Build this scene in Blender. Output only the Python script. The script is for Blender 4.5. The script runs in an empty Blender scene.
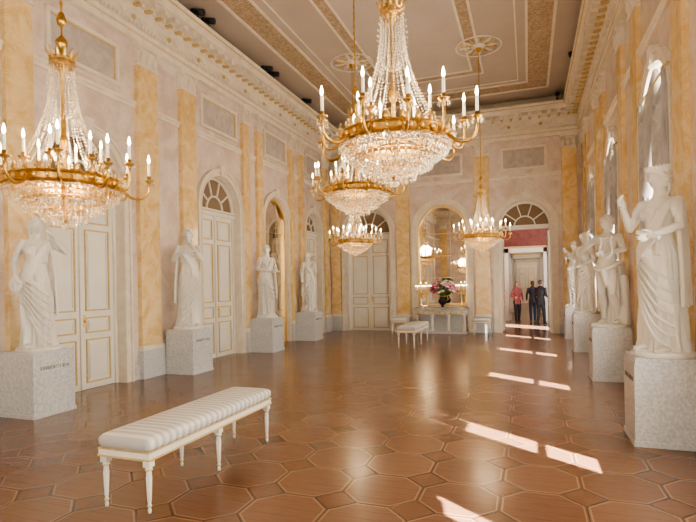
import bpy, math, random
from mathutils import Vector, Matrix, noise
random.seed(7)
pi=math.pi
sc=bpy.context.scene
WL,WR,WB,WF,H=-6.5,1.6,16.4,-4.5,7.15

# ------------------------------------------------------------ materials
def mat(name,col=(.8,.8,.8),rough=.5,metal=0,spec=None,trans=0,emis=None,es=0,coat=0):
    m=bpy.data.materials.new(name); m.use_nodes=True
    b=m.node_tree.nodes['Principled BSDF']
    b.inputs['Base Color'].default_value=(*col,1); b.inputs['Roughness'].default_value=rough
    b.inputs['Metallic'].default_value=metal
    if trans: b.inputs['Transmission Weight'].default_value=trans
    if emis: 
        b.inputs['Emission Color'].default_value=(*emis,1); b.inputs['Emission Strength'].default_value=es
    if coat: b.inputs['Coat Weight'].default_value=coat; b.inputs['Coat Roughness'].default_value=.1
    return m
def N(m,t,**k):
    n=m.node_tree.nodes.new(t)
    for a,v in k.items(): setattr(n,a,v)
    return n
def L(m,a,b): m.node_tree.links.new(a,b)
def BS(m): return m.node_tree.nodes['Principled BSDF']
def noisy(name,c1,c2,scale,rough,dist=1.0,detail=5,c3=None,bump=0,pos=(.35,.65),vein=None,coat=0):
    m=mat(name,c1,rough,coat=coat)
    tc=N(m,'ShaderNodeTexCoord'); n=N(m,'ShaderNodeTexNoise')
    n.inputs['Scale'].default_value=scale; n.inputs['Detail'].default_value=detail; n.inputs['Distortion'].default_value=dist
    L(m,tc.outputs['Object'],n.inputs['Vector'])
    r=N(m,'ShaderNodeValToRGB'); e=r.color_ramp.elements
    e[0].position=pos[0]; e[1].position=pos[1]; e[0].color=(*c1,1); e[1].color=(*c2,1)
    if c3:
        x=e.new((pos[0]+pos[1])/2); x.color=(*c3,1)
    L(m,n.outputs['Fac'],r.inputs['Fac'])
    out=r.outputs['Color']
    if vein:
        n2=N(m,'ShaderNodeTexNoise'); n2.inputs['Scale'].default_value=scale*1.7; n2.inputs['Detail'].default_value=6; n2.inputs['Distortion'].default_value=2.5
        L(m,tc.outputs['Object'],n2.inputs['Vector'])
        r2=N(m,'ShaderNodeValToRGB'); q=r2.color_ramp.elements
        q[0].position=.47; q[0].color=(0,0,0,1); q[1].position=.53; q[1].color=(0,0,0,1); z=q.new(.5); z.color=(.4,.4,.4,1)
        L(m,n2.outputs['Fac'],r2.inputs['Fac'])
        mx=N(m,'ShaderNodeMixRGB'); mx.inputs['Color2'].default_value=(*vein,1)
        L(m,r2.outputs['Color'],mx.inputs['Fac']); L(m,out,mx.inputs['Color1']); out=mx.outputs['Color']
    L(m,out,BS(m).inputs['Base Color'])
    if bump:
        b=N(m,'ShaderNodeBump'); b.inputs['Strength'].default_value=bump; b.inputs['Distance'].default_value=.01
        L(m,n.outputs['Fac'],b.inputs['Height']); L(m,b.outputs['Normal'],BS(m).inputs['Normal'])
    return m
M={}
M['pink']=noisy('pink_marble',(.66,.54,.47),(.79,.70,.64),1.6,.2,1.5,6,c3=(.74,.63,.57),vein=(.55,.41,.34))
M['yellow']=noisy('ochre_marble',(.72,.48,.20),(.84,.66,.38),2.2,.2,2.0,6,c3=(.80,.57,.28),vein=(.88,.79,.60))
M['stone']=noisy('stucco_cream',(.73,.65,.54),(.81,.74,.64),5,.5,.3,3)
M['ceil']=noisy('ceiling_taupe',(.46,.39,.33),(.51,.44,.38),.8,.7,.4,3)
M['ceil2']=noisy('ceiling_panel',(.52,.45,.39),(.57,.50,.44),.8,.7,.4,3)
M['ceilb']=noisy('ceiling_ornament',(.34,.25,.16),(.50,.39,.27),9,.6,2.5,3,pos=(.45,.55))
M['white']=noisy('door_white_paint',(.79,.76,.69),(.83,.80,.73),3,.32,.2,2)
M['gold']=noisy('gilding',(.78,.54,.2),(.88,.66,.32),20,.28,.5,2); BS(M['gold']).inputs['Metallic'].default_value=1
M['bronze']=noisy('gilt_bronze',(.46,.27,.07),(.68,.43,.14),25,.28,.5,2); BS(M['bronze']).inputs['Metallic'].default_value=.95
M['goldpaint']=noisy('gold_paint',(.58,.42,.18),(.66,.50,.25),20,.4,.5,2)
M['statue']=noisy('statue_marble',(.74,.71,.65),(.80,.78,.73),3,.34,1,4)
M['ped']=noisy('pedestal_granite',(.47,.48,.50),(.66,.66,.66),38,.35,.2,5)
M['dark']=mat('black_metal',(.015,.015,.017),.4)
M['mirror']=mat('mirror_glass',(.80,.76,.70),.02,1)
M['lun']=mat('fanlight_glass',(.26,.19,.13),.06)
M['panelg']=noisy('grisaille_panel',(.44,.39,.36),(.56,.51,.47),4,.35,1,3)
M['crystal']=mat('cut_crystal',(1,.93,.80),.03,0,trans=.85,emis=(1,.72,.38),es=.05)  # faint warm emission added to the crystal, standing in for bulb light
BS(M['crystal']).inputs['IOR'].default_value=1.5
M['candle']=mat('candle_sleeve',(.9,.84,.70),.5,emis=(1,.75,.45),es=.25)
M['bulb']=mat('flame_bulb',(1,.9,.7),.3,emis=(1,.76,.42),es=26)
M['curtain']=noisy('grey_drapery',(.36,.35,.36),(.50,.48,.48),3,.7,.5,3)
M['red']=noisy('red_silk_wall',(.17,.045,.035),(.23,.065,.05),6,.6,.5,3)
M['pale']=noisy('pale_wall',(.74,.64,.50),(.80,.70,.57),2,.6)
M['coat']=noisy('dark_cloth',(.015,.017,.022),(.03,.032,.04),9,.8)
M['jeans']=noisy('blue_cloth',(.02,.03,.06),(.035,.05,.09),9,.8)
M['redcloth']=noisy('crimson_cloth',(.30,.08,.09),(.38,.12,.12),9,.8)
M['skin']=mat('skin',(.62,.40,.29),.5)
M['hair']=noisy('hair',(.05,.03,.015),(.10,.055,.03),30,.6)
M['leaf']=noisy('leaf_green',(.05,.16,.04),(.14,.30,.09),9,.5)
M['fpink']=noisy('petal_pink',(.85,.24,.40),(.93,.48,.60),9,.5)
M['fwhite']=noisy('petal_white',(.92,.86,.83),(.92,.78,.80),9,.5)
M['fred']=noisy('petal_magenta',(.60,.05,.18),(.75,.10,.28),9,.5)
M['vase']=mat('dark_porcelain',(.03,.03,.05),.15)
M['console']=noisy('console_marble',(.36,.38,.40),(.60,.61,.62),7,.25,2,5)
M['paint']=noisy('painting_canvas',(.10,.07,.04),(.32,.22,.12),4,.5,1.5,4)
M['letter']=mat('engraved_letters',(.16,.15,.14),.6)
sh=bpy.data.materials.new('sheer_blind'); sh.use_nodes=True; nt=sh.node_tree; nt.nodes.clear()
o=nt.nodes.new('ShaderNodeOutputMaterial'); tr=nt.nodes.new('ShaderNodeBsdfTranslucent'); df=nt.nodes.new('ShaderNodeBsdfDiffuse'); mx=nt.nodes.new('ShaderNodeMixShader')
tr.inputs[0].default_value=(.90,.86,.78,1); df.inputs[0].default_value=(.85,.83,.80,1); mx.inputs[0].default_value=.4
nt.links.new(tr.outputs[0],mx.inputs[1]); nt.links.new(df.outputs[0],mx.inputs[2]); nt.links.new(mx.outputs[0],o.inputs[0]); M['sheer']=sh
m=mat('striped_silk',(.8,.78,.74),.45); tc=N(m,'ShaderNodeTexCoord'); w=N(m,'ShaderNodeTexWave'); w.wave_type='BANDS'; w.bands_direction='Y'
w.inputs['Scale'].default_value=4.2; w.inputs['Distortion'].default_value=0.0
L(m,tc.outputs['Object'],w.inputs['Vector']); r=N(m,'ShaderNodeValToRGB'); e=r.color_ramp.elements
e[0].position=.35;e[0].color=(.50,.49,.48,1); e[1].position=.6; e[1].color=(.74,.72,.68,1)
L(m,w.outputs['Fac'],r.inputs['Fac']); L(m,r.outputs['Color'],BS(m).inputs['Base Color']); M['silk']=m

def floor_mat():
    m=mat('parquet_floor',(.3,.15,.08),.22); nt=m.node_tree
    tc=N(m,'ShaderNodeTexCoord'); sp=N(m,'ShaderNodeSeparateXYZ'); L(m,tc.outputs['Object'],sp.inputs[0])
    def mth(op,a,b=None,c=None):
        n=N(m,'ShaderNodeMath',operation=op)
        for i,x in enumerate((a,b,c)):
            if x is None: continue
            if isinstance(x,(int,float)): n.inputs[i].default_value=x
            else: L(m,x,n.inputs[i])
        return n.outputs[0]
    s=.58
    X=mth('DIVIDE',mth('ADD',sp.outputs[0],.22),s); Y=mth('DIVIDE',sp.outputs[1],s)
    fx=mth('FRACT',X); fy=mth('FRACT',Y)
    ax=mth('ABSOLUTE',mth('SUBTRACT',fx,.5)); ay=mth('ABSOLUTE',mth('SUBTRACT',fy,.5))
    mxx=mth('MAXIMUM',ax,ay); sm=mth('ADD',ax,ay)
    k=.72
    edge=mth('SUBTRACT',.5,mxx)
    diag=mth('MULTIPLY',mth('ABSOLUTE',mth('SUBTRACT',k,sm)),.707)
    incorner=mth('GREATER_THAN',sm,k)
    lw=.012
    l1=mth('LESS_THAN',edge,lw*.7); l1=mth('MULTIPLY',l1,mth('SUBTRACT',1,incorner))
    l2=mth('LESS_THAN',diag,lw)
    line=mth('MAXIMUM',l1,l2)
    oct_=mth('MINIMUM',edge,mth('MULTIPLY',mth('SUBTRACT',k,sm),.707))
    cell=N(m,'ShaderNodeTexWhiteNoise',noise_dimensions='2D'); cb=N(m,'ShaderNodeCombineXYZ')
    L(m,mth('FLOOR',X),cb.inputs[0]); L(m,mth('FLOOR',Y),cb.inputs[1]); L(m,cb.outputs[0],cell.inputs['Vector'])
    mp=N(m,'ShaderNodeMapping'); mp.inputs['Scale'].default_value=(4,60,4); L(m,tc.outputs['Object'],mp.inputs[0])
    n1=N(m,'ShaderNodeTexNoise'); n1.inputs['Scale'].default_value=1.5; n1.inputs['Detail'].default_value=4; L(m,mp.outputs[0],n1.inputs['Vector'])
    r1=N(m,'ShaderNodeValToRGB'); e=r1.color_ramp.elements
    e[0].position=.2; e[0].color=(.15,.072,.042,1); e[1].position=.85; e[1].color=(.235,.125,.075,1)
    v=mth('ADD',mth('MULTIPLY',n1.outputs['Fac'],.7),mth('MULTIPLY',cell.outputs['Value'],.3)); L(m,v,r1.inputs['Fac'])
    pl=mth('LESS_THAN',mth('FRACT',mth('MULTIPLY',fy,5)),.05)
    mxd=N(m,'ShaderNodeMixRGB'); mxd.inputs['Color2'].default_value=(.07,.032,.018,1); L(m,mth('MULTIPLY',pl,.4),mxd.inputs['Fac']); L(m,r1.outputs['Color'],mxd.inputs['Color1'])
    mc=N(m,'ShaderNodeMixRGB'); mc.inputs['Color2'].default_value=(.15,.075,.043,1); L(m,mth('MULTIPLY',incorner,.5),mc.inputs['Fac']); L(m,mxd.outputs[0],mc.inputs['Color1'])
    ml=N(m,'ShaderNodeMixRGB'); ml.inputs['Color2'].default_value=(.06,.028,.016,1); L(m,mth('MULTIPLY',line,.7),ml.inputs['Fac']); L(m,mc.outputs[0],ml.inputs['Color1'])
    l3=mth('MULTIPLY',mth('LESS_THAN',mth('ABSOLUTE',mth('SUBTRACT',oct_,.033)),.010),mth('SUBTRACT',1,incorner))
    m3=N(m,'ShaderNodeMixRGB'); m3.inputs['Color2'].default_value=(.36,.22,.13,1); L(m,mth('MULTIPLY',l3,.6),m3.inputs['Fac']); L(m,ml.outputs[0],m3.inputs['Color1'])
    L(m,m3.outputs[0],BS(m).inputs['Base Color'])
    n2=N(m,'ShaderNodeTexNoise'); n2.inputs['Scale'].default_value=2; L(m,tc.outputs['Object'],n2.inputs['Vector'])
    L(m,mth('ADD',mth('MULTIPLY',n2.outputs['Fac'],.10),.18),BS(m).inputs['Roughness'])
    b=N(m,'ShaderNodeBump'); b.inputs['Strength'].default_value=.05; b.inputs['Distance'].default_value=.01; L(m,n1.outputs['Fac'],b.inputs['Height']); L(m,b.outputs[0],BS(m).inputs['Normal'])
    BS(m).inputs['Coat Weight'].default_value=.2; BS(m).inputs['Coat Roughness'].default_value=.16
    return m
M['floor']=floor_mat()

# ------------------------------------------------------------ mesh builder
class MB:
    def __init__(s): s.v=[];s.f=[];s.m=[];s.s=[];s.mats=[]
    def mi(s,k):
        if k not in s.mats: s.mats.append(k)
        return s.mats.index(k)
    def add(s,vs,fs,k,sm=False,T=None):
        o=len(s.v); i=s.mi(k)
        for v in vs:
            v=Vector(v)
            if T is not None: v=T@v
            s.v.append(v[:])
        for f in fs: s.f.append([a+o for a in f]); s.m.append(i); s.s.append(sm)
    def box(s,a,b,k,T=None):
        x0,y0,z0=a;x1,y1,z1=b
        vs=[(x0,y0,z0),(x1,y0,z0),(x1,y1,z0),(x0,y1,z0),(x0,y0,z1),(x1,y0,z1),(x1,y1,z1),(x0,y1,z1)]
        s.add(vs,[(0,3,2,1),(4,5,6,7),(0,1,5,4),(1,2,6,5),(2,3,7,6),(3,0,4,7)],k,False,T)
    def pbox(s,P,u0,u1,z0,z1,n0,n1,k):
        vs=[P(u0,z0,n0),P(u1,z0,n0),P(u1,z0,n1),P(u0,z0,n1),P(u0,z1,n0),P(u1,z1,n0),P(u1,z1,n1),P(u0,z1,n1)]
        s.add(vs,[(0,3,2,1),(4,5,6,7),(0,1,5,4),(1,2,6,5),(2,3,7,6),(3,0,4,7)],k)
    def rings(s,R,k,sm=True,cap=True,T=None,closed=False):
        n=len(R[0]); vs=[p for r in R for p in r]; fs=[]
        m=len(R)
        for i in range(m if closed else m-1):
            for j in range(n):
                a=i*n+j;b=i*n+(j+1)%n;c=((i+1)%m)*n+(j+1)%n;d=((i+1)%m)*n+j
                fs.append((a,b,c,d))
        if cap and not closed: fs.append(tuple(range(n-1,-1,-1))); fs.append(tuple((m-1)*n+j for j in range(n)))
        s.add(vs,fs,k,sm,T)
    def lathe(s,prof,k,seg=24,T=None,sm=True,c=(0,0)):
        R=[[(c[0]+r*math.cos(2*pi*j/seg),c[1]+r*math.sin(2*pi*j/seg),z) for j in range(seg)] for r,z in prof]
        s.rings(R,k,sm,True,T)
    def tube(s,pts,rad,k,seg=10,T=None,sub=4,flat=1.0,closed=False):
        pts=[Vector(p) for p in pts]; n=len(pts)
        if not isinstance(rad,(list,tuple)): rad=[rad]*n
        P=[];Rr=[]
        if sub>1 and n>2 or closed:
            rng=n if closed else n-1
            for i in range(rng):
                if closed: p0,p1,p2,p3=pts[i-1],pts[i],pts[(i+1)%n],pts[(i+2)%n]
                else: p0=pts[max(i-1,0)];p1=pts[i];p2=pts[i+1];p3=pts[min(i+2,n-1)]
                for q in range(sub):
                    t=q/sub
                    P.append(.5*((2*p1)+(p2-p0)*t+(2*p0-5*p1+4*p2-p3)*t*t+(3*p1-p0-3*p2+p3)*t**3))
                    Rr.append(rad[i]*(1-t)+rad[(i+1)%n]*t)
            if not closed: P.append(pts[-1]);Rr.append(rad[-1])
        else: P=pts;Rr=list(rad)
        up=Vector((0,0,1)); R=[]; pn=None
        for i,p in enumerate(P):
            if closed: d=P[(i+1)%len(P)]-P[i-1]
            else: d=P[min(i+1,len(P)-1)]-P[max(i-1,0)]
            if d.length<1e-9: d=Vector((0,0,1))
            d.normalize()
            if pn is None:
                a=d.cross(up)
                if a.length<.1: a=d.cross(Vector((0,1,0)))
            else: a=pn-d*pn.dot(d)
            a.normalize(); pn=a; b=d.cross(a)
            R.append([p+a*Rr[i]*math.cos(2*pi*j/seg)+b*Rr[i]*flat*math.sin(2*pi*j/seg) for j in range(seg)])
        s.rings(R,k,True,True,T,closed)
    def ell(s,c,r,k,seg=16,rg=10,T=None,rot=None,fn=None):
        R=[];c=Vector(c)
        for i in range(rg+1):
            ph=pi*(.02+.96*i/rg) 
            row=[]
            for j in range(seg):
                th=2*pi*j/seg
                d=Vector((math.sin(ph)*math.cos(th),math.sin(ph)*math.sin(th),-math.cos(ph)))
                v=Vector((d.x*r[0],d.y*r[1],d.z*r[2]))
                if fn: v=fn(d,v)
                if rot: v=rot@v
                row.append(c+v)
            R.append(row)
        s.rings(R,k,True,True,T)
    def octa(s,c,r,h,k):
        x,y,z=c
        s.add([(x+r,y,z),(x,y+r,z),(x-r,y,z),(x,y-r,z),(x,y,z+h),(x,y,z-h)],[(0,1,4),(1,2,4),(2,3,4),(3,0,4),(1,0,5),(2,1,5),(3,2,5),(0,3,5)],k)
    def mesh(s,name):
        me=bpy.data.meshes.new(name); me.from_pydata([tuple(v) for v in s.v],[],s.f)
        for k in s.mats: me.materials.append(M[k])
        me.polygons.foreach_set('material_index',s.m); me.polygons.foreach_set('use_smooth',s.s); me.update()
        return me
    def obj(s,name,parent=None,loc=(0,0,0),rot=(0,0,0),scale=(1,1,1)):
        return mk(name,s.mesh(name),parent,loc,rot,scale)
def mk(name,me,parent=None,loc=(0,0,0),rot=(0,0,0),scale=(1,1,1)):
    o=bpy.data.objects.new(name,me); sc.collection.objects.link(o); o.location=loc;o.rotation_euler=rot;o.scale=scale
    if parent: o.parent=parent
    return o
def empty(name,loc=(0,0,0),rot=(0,0,0),scale=(1,1,1)): return mk(name,None,None,loc,rot,scale)

PL=lambda u,z,n:(WL+n,u,z)
PR=lambda u,z,n:(WR-n,u,z)
PB=lambda u,z,n:(u,WB-n,z)
PF=lambda u,z,n:(u,WF+n,z)

def wall(mb,P,u0,u1,ops,depth,k='pink'):
    def quad(a,b,c,d,kk=k): mb.add([a,b,c,d],[(0,1,2,3)],kk)
    cur=u0
    for c,hw,zs,z0 in sorted(ops):
        quad(P(cur,0,0),P(c-hw,0,0),P(c-hw,H,0),P(cur,H,0))
        if z0>0: quad(P(c-hw,0,0),P(c+hw,0,0),P(c+hw,z0,0),P(c-hw,z0,0)); quad(P(c-hw,z0,0),P(c+hw,z0,0),P(c+hw,z0,-depth),P(c-hw,z0,-depth))
        n=24; A=[(c-hw*math.cos(pi*i/n),zs+hw*math.sin(pi*i/n)) for i in range(n+1)]
        for i in range(n):
            (a,b),(d,e)=A[i],A[i+1]
            quad(P(a,b,0),P(d,e,0),P(d,H,0),P(a,H,0)); quad(P(a,b,0),P(d,e,0),P(d,e,-depth),P(a,b,-depth),'stone')
        for q in (c-hw,c+hw): quad(P(q,z0,0),P(q,zs,0),P(q,zs,-depth),P(q,z0,-depth),'stone')
        cur=c+hw
    quad(P(cur,0,0),P(u1,0,0),P(u1,H,0),P(cur,H,0))
def band(mb,P,c,ri,ro,zs,z0,n0,n1,k,n=28):
    ins=[(c-ri,z0)]+[(c-ri*math.cos(pi*i/n),zs+ri*math.sin(pi*i/n)) for i in range(n+1)]+[(c+ri,z0)]
    out=[(c-ro,z0)]+[(c-ro*math.cos(pi*i/n),zs+ro*math.sin(pi*i/n)) for i in range(n+1)]+[(c+ro,z0)]
    R=[[P(*a,n0),P(*a,n1),P(*b,n1),P(*b,n0)] for a,b in zip(ins,out)]
    mb.rings(R,k,False,True)
def frame(mb,P,u0,u1,z0,z1,w,n0,n1,k):
    mb.pbox(P,u0,u1,z0,z0+w,n0,n1,k); mb.pbox(P,u0,u1,z1-w,z1,n0,n1,k)
    mb.pbox(P,u0,u0+w,z0+w,z1-w,n0,n1,k); mb.pbox(P,u1-w,u1,z0+w,z1-w,n0,n1,k)
def halfdisc(mb,P,c,r,zs,n,k):
    q=24; vs=[P(c,zs,n)]+[P(c-r*math.cos(pi*i/q),zs+r*math.sin(pi*i/q),n) for i in range(q+1)]
    mb.add(vs,[(0,i+1,i+2) for i in range(q)],k)
def fan(mb,P,c,r,zs,n,kf='white',glass='lun'):
    halfdisc(mb,P,c,r,zs,n,glass)
    band(mb,P,c,r-.07,r,zs,zs,n,n+.04,kf)
    band(mb,P,c,r*.38,r*.38+.035,zs,zs,n,n+.035,kf)
    for a in (36,72,108,144):
        a=math.radians(a); d=(math.cos(a),math.sin(a)); e=(-d[1]*.016,d[0]*.016)
        p=[(c+d[0]*t+e[0]*s,zs+d[1]*t+e[1]*s) for t,s in ((r*.4,1),(r*.4,-1),(r*.97,-1),(r*.97,1))]
        R=[[P(*x,n) for x in p],[P(*x,n+.03) for x in p]]
        mb.rings(R,kf,False,True)
def dleaf(mb,P,u0,u1,z0,z1,n):
    mb.pbox(P,u0,u1,z0,z1,n-.05,n,'white')
    hh=z1-z0; segs=[(.03,.25),(.28,.36),(.39,.80),(.83,.97)]
    for a,b in segs:
        za,zb=z0+a*hh,z0+b*hh; ua,ub=u0+.1*(u1-u0)+.02,u1-.1*(u1-u0)-.02
        frame(mb,P,ua,ub,za,zb,.024,n,n+.016,'goldpaint')
        frame(mb,P,ua+.05,ub-.05,za+.05,zb-.05,.012,n,n+.014,'white')
        mb.pbox(P,ua+.075,ub-.075,za+.075,zb-.075,n,n+.01,'white')
def door(name,P,c,hw,zs,n=-.16):
    mb=MB()
    dleaf(mb,P,c-hw+.05,c-.004,.005,zs-.1,n); dleaf(mb,P,c+.004,c+hw-.05,.005,zs-.1,n)
    mb.pbox(P,c-hw+.002,c+hw-.002,0,zs+hw,n-.09,n-.06,'white')  # hidden board added behind the leaves to block light leaking under the door
    mb.pbox(P,c-.025,c+.025,.02,zs-.1,n,n+.03,'white')
    mb.pbox(P,c-hw,c-hw+.05,0,zs,n-.05,n+.03,'white'); mb.pbox(P,c+hw-.05,c+hw,0,zs,n-.05,n+.03,'white')
    mb.pbox(P,c-hw,c+hw,zs-.1,zs+.04,n-.05,n+.07,'white'); mb.pbox(P,c-hw,c+hw,zs-.02,zs+.0,n+.07,n+.085,'goldpaint')
    fan(mb,P,c,hw,zs+.04,n)
    a=P(c+.06,1.1,n+.03); mb.ell(a,(.03,.03,.03),'gold',8,6)
    mb.pbox(P,c+.04,c+.08,1.0,1.2,n,n+.02,'gold')
    return mb.obj(name)
def archi(mb,P,c,hw,zs,z0=0,w=.15):
    band(mb,P,c,hw,hw+w,zs,z0,0,.05,'stone'); band(mb,P,c,hw+w-.04,hw+w,zs,z0,.05,.085,'stone'); band(mb,P,c,hw,hw+.03,zs,z0,.05,.065,'stone')
    zt=zs+hw
    R=[[P(c-.06,zt-.02,n),P(c+.06,zt-.02,n),P(c+.09,zt+.22,n),P(c-.09,zt+.22,n)] for n in (0,.11)]
    mb.rings(R,'stone',False,True)
def pilaster(mb,P,u0,u1,k='yellow',n=.09,zt=5.95):
    mb.pbox(P,u0,u1,.55,zt-.34,0,n,k)
    mb.pbox(P,u0-.03,u1+.03,0,.5,0,n+.04,'ped'); mb.pbox(P,u0-.02,u1+.02,.5,.58,0,n+.03,'stone')
    mb.pbox(P,u0-.01,u1+.01,zt-.40,zt-.36,0,n+.02,'stone')
    mb.pbox(P,u0,u1,zt-.36,zt-.07,0,n+.01,'stone')
    w=u1-u0; q=3
    for i in range(q):
        uc=u0+(i+.5)*w/q
        R=[]
        for t in range(6):
            a=t/5; z=zt-.36+.22*a; nn=n+.012+.035*math.sin(a*2.2); ww=w/q*.46*(1-.55*a)
            R.append([P(uc-ww,z,nn-.02),P(uc,z,nn+.012),P(uc+ww,z,nn-.02),P(uc,z,n-.01)])
        mb.rings(R,'stone',True,True)
    for uc in (u0+.03,u1-.03):
        mb.ell(P(uc,zt-.11,n+.02),(.05,.05,.05),'stone',10,6)
    mb.pbox(P,u0-.04,u1+.04,zt-.07,zt,0,n+.06,'stone')

Hd=3.3
LD=[(2.2,.72),(6.05,.72),(9.7,.74),(12.35,.68),(14.85,.58),(-1.6,.72)]
RW=[(7.35,.72),(10.8,.7),(13.95,.65),(4.0,.75),(1.3,.8),(-2.6,.8)]
FILLW=[(.2,.75),(-2.3,.75)]  # unseen windows behind the camera, added for soft front fill on the statues
BO=[(-5.1,.78),(-2.62,.80),(-.07,.76)]
mb=MB(); wall(mb,PL,WF,WB,[(c,h,Hd,0) for c,h in LD],.32); mb.obj('wall_left')
mb=MB(); wall(mb,PR,WF,WB,[(c,h,3.6,.85) for c,h in RW],.45); mb.obj('wall_right')
mb=MB(); wall(mb,PB,WL,WR,[(BO[0][0],BO[0][1],Hd,0),(BO[1][0],BO[1][1],Hd,.85),(BO[2][0],BO[2][1],Hd,0)],.45); mb.obj('wall_back')
mb=MB(); wall(mb,PF,WL,WR,[(c,h,3.6,.85) for c,h in FILLW],.4); mb.obj('wall_front')
mb=MB(); mb.box((WL-.6,WF-.2,-.1),(WR+.6,WB+.5,0),'floor'); mb.obj('floor')
mb=MB(); mb.box((WL-.1,WF-.1,H),(WR+.1,WB+.1,H+.1),'ceil'); mb.obj('ceiling')
PC=lambda u,v,n:(u,v,H-n)
mb=MB()
def cframe(i,w,n,k): frame(mb,PC,WL+i,WR-i,WF+i,WB-i,w,0,n,k)
cframe(.95,.06,.04,'stone'); cframe(1.01,.5,.012,'ceilb'); cframe(1.51,.05,.035,'stone')
cframe(1.75,.03,.02,'stone')
cframe(2.6,.05,.03,'stone'); cframe(2.65,.22,.012,'ceilb'); cframe(2.87,.05,.03,'stone')
mb.pbox(PC,WL+2.92,WR-2.92,WF+2.92,WB-2.92,0,.008,'ceil2')
mb.obj('trim_ceiling_moulding')

CH=[(-3.58,3.12,2.46,1.0),(-.97,3.85,2.72,1.0),(-2.4,7.2,3.0,1.12),(-4.05,11.9,2.66,1.0),(-1.0,12.2,2.66,1.0)]
for (x,y,z,s) in CH:
    mb=MB()
    mb.lathe([(.0,0),(.08,0),(.1,.03),(.16,.04),(.18,.06),(.0,.06)],'stone',24)
    for i in range(16):
        a=2*pi*i/16; d=Vector((math.cos(a),math.sin(a),0))
        for rr,ww,ll in ((.18,.05,.26),):
            R=[]
            e=Vector((-d.y,d.x,0))
            for t in range(7):
                q=t/6; w=ww*math.sin(pi*min(.98,q*.85+.12))+.004; c=d*(rr+ll*q); hh=.06-.02*math.sin(pi*q)
                R.append([c+e*w+Vector((0,0,hh+.02)),c+Vector((0,0,hh-.02)),c-e*w+Vector((0,0,hh+.02))])
            mb.rings(R,'goldpaint' if i%2 else 'stone',True,True)
    mb.tube([(.52*math.cos(2*pi*i/24),.52*math.sin(2*pi*i/24),.05) for i in range(24)],.018,'stone',6,sub=1,closed=True)
    mb.obj('ceiling_rosette',loc=(x,y,H-.07))

def ez(z): return 5.95+(z-5.3)*.8
def entab(mb,P,u0,u1):
    prof=[(0,5.3),(.10,5.3),(.10,5.42),(.13,5.43),(.13,5.56),(.18,5.60),(.18,5.64),(.09,5.66),(.09,5.95),(.14,5.98),(.16,6.04),(.2,6.05),(.2,6.14),(.46,6.16),(.46,6.28),(.5,6.30),(.55,6.38),(.55,6.42),(.3,6.44),(.2,6.6),(.12,6.72),(.06,6.8),(0,6.8)]
    mb.rings([[P(u,ez(z),n) for n,z in prof] for u in (u0,u1)],'stone',False,True)
    mb.pbox(P,u0,u1,ez(5.435),ez(5.455),.12,.138,'goldpaint'); mb.pbox(P,u0,u1,ez(6.31),ez(6.335),.49,.53,'goldpaint')
    u=u0+.1
    while u<u1-.1:
        mb.pbox(P,u,u+.11,ez(6.03),ez(6.15),.19,.42,'stone'); mb.pbox(P,u+.02,u+.09,ez(5.98),ez(6.04),.16,.30,'goldpaint'); u+=.27
    u=u0
    while u<u1:
        mb.pbox(P,u,u+.05,ez(5.565),ez(5.635),.15,.205,'stone'); u+=.09
    u=u0+.5
    while u<u1-.3:
        mb.ell(P(u,ez(5.8),.095),(.05,.05,.05),'goldpaint',10,6)
        for sgn in(-1,1):
            mb.tube([P(u+sgn*(.06+.26*t/6),ez(5.8)+.05*math.sin(t*1.3)*1,.1) for t in range(7)],[.018,.022,.02,.018,.014,.01,.006],'stone',6,sub=2)
        u+=.92
mb=MB(); entab(mb,PL,WF,WB); mb.obj('trim_cornice_left')
mb=MB(); entab(mb,PR,WF,WB); mb.obj('trim_cornice_right')
mb=MB(); entab(mb,PB,WL,WR); mb.obj('trim_cornice_back')
mb=MB(); entab(mb,PF,WL,WR); mb.obj('trim_cornice_front')

def string(mb,P,u0,u1,z=4.78):
    prof=[(0,z),(.03,z),(.035,z+.05),(.062,z+.07),(.062,z+.11),(0,z+.12)]
    mb.rings([[P(u,zz,n) for n,zz in prof] for u in (u0,u1)],'stone',False,True)
def panel(mb,P,c,hw,z0=5.03,z1=5.72):
    frame(mb,P,c-hw,c+hw,z0,z1,.06,0,.06,'stone'); mb.pbox(P,c-hw+.06,c+hw-.06,z0+.06,z1-.06,0,.012,'panelg')
    frame(mb,P,c-hw+.06,c+hw-.06,z0+.06,z1-.06,.015,.012,.03,'goldpaint')
mb=MB()
string(mb,PL,WF,WB)
for c,h in LD: archi(mb,PL,c,h,Hd+.04); panel(mb,PL,c,h-.04)
for a,b in [(15.72,16.08),(13.78,14.08),(13.12,13.4),(11.27,11.55),(10.6,10.88),(8.3,8.76),(7.12,7.62),(4.72,5.12),(3.3,3.8),(.7,1.2),(0,.4)]: pilaster(mb,PL,a,b)
mb.obj('trim_pilasters_left')
mb=MB(); cur=WF
for c,h in sorted(LD):
    mb.pbox(PL,cur,c-h-.15,0,.26,0,.04,'ped'); cur=c+h+.15
mb.pbox(PL,cur,WB,0,.26,0,.04,'ped'); mb.obj('baseboard_left')
mb=MB(); string(mb,PB,WL,WR)
for c,h in BO: archi(mb,PB,c,h,Hd+.04,w=.18); panel(mb,PB,c,h-.1)
for a,b in [(-6.42,-6.1),(-4.1,-3.66),(-1.56,-1.1),(1.0,1.42)]: pilaster(mb,PB,a,b)
mb.obj('trim_pilasters_back')
mb=MB(); cur=WL
for c,h in BO:
    mb.pbox(PB,cur,c-h-.18,0,.26,0,.04,'ped'); cur=c+h+.18
mb.pbox(PB,cur,WR,0,.26,0,.04,'ped'); mb.obj('baseboard_back')
mb=MB(); string(mb,PR,WF,WB,4.78)
for c,h in RW: archi(mb,PR,c,h,3.6,.85); mb.pbox(PR,c-h-.13,c+h+.13,.78,.87,-.1,.1,'stone')
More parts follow.
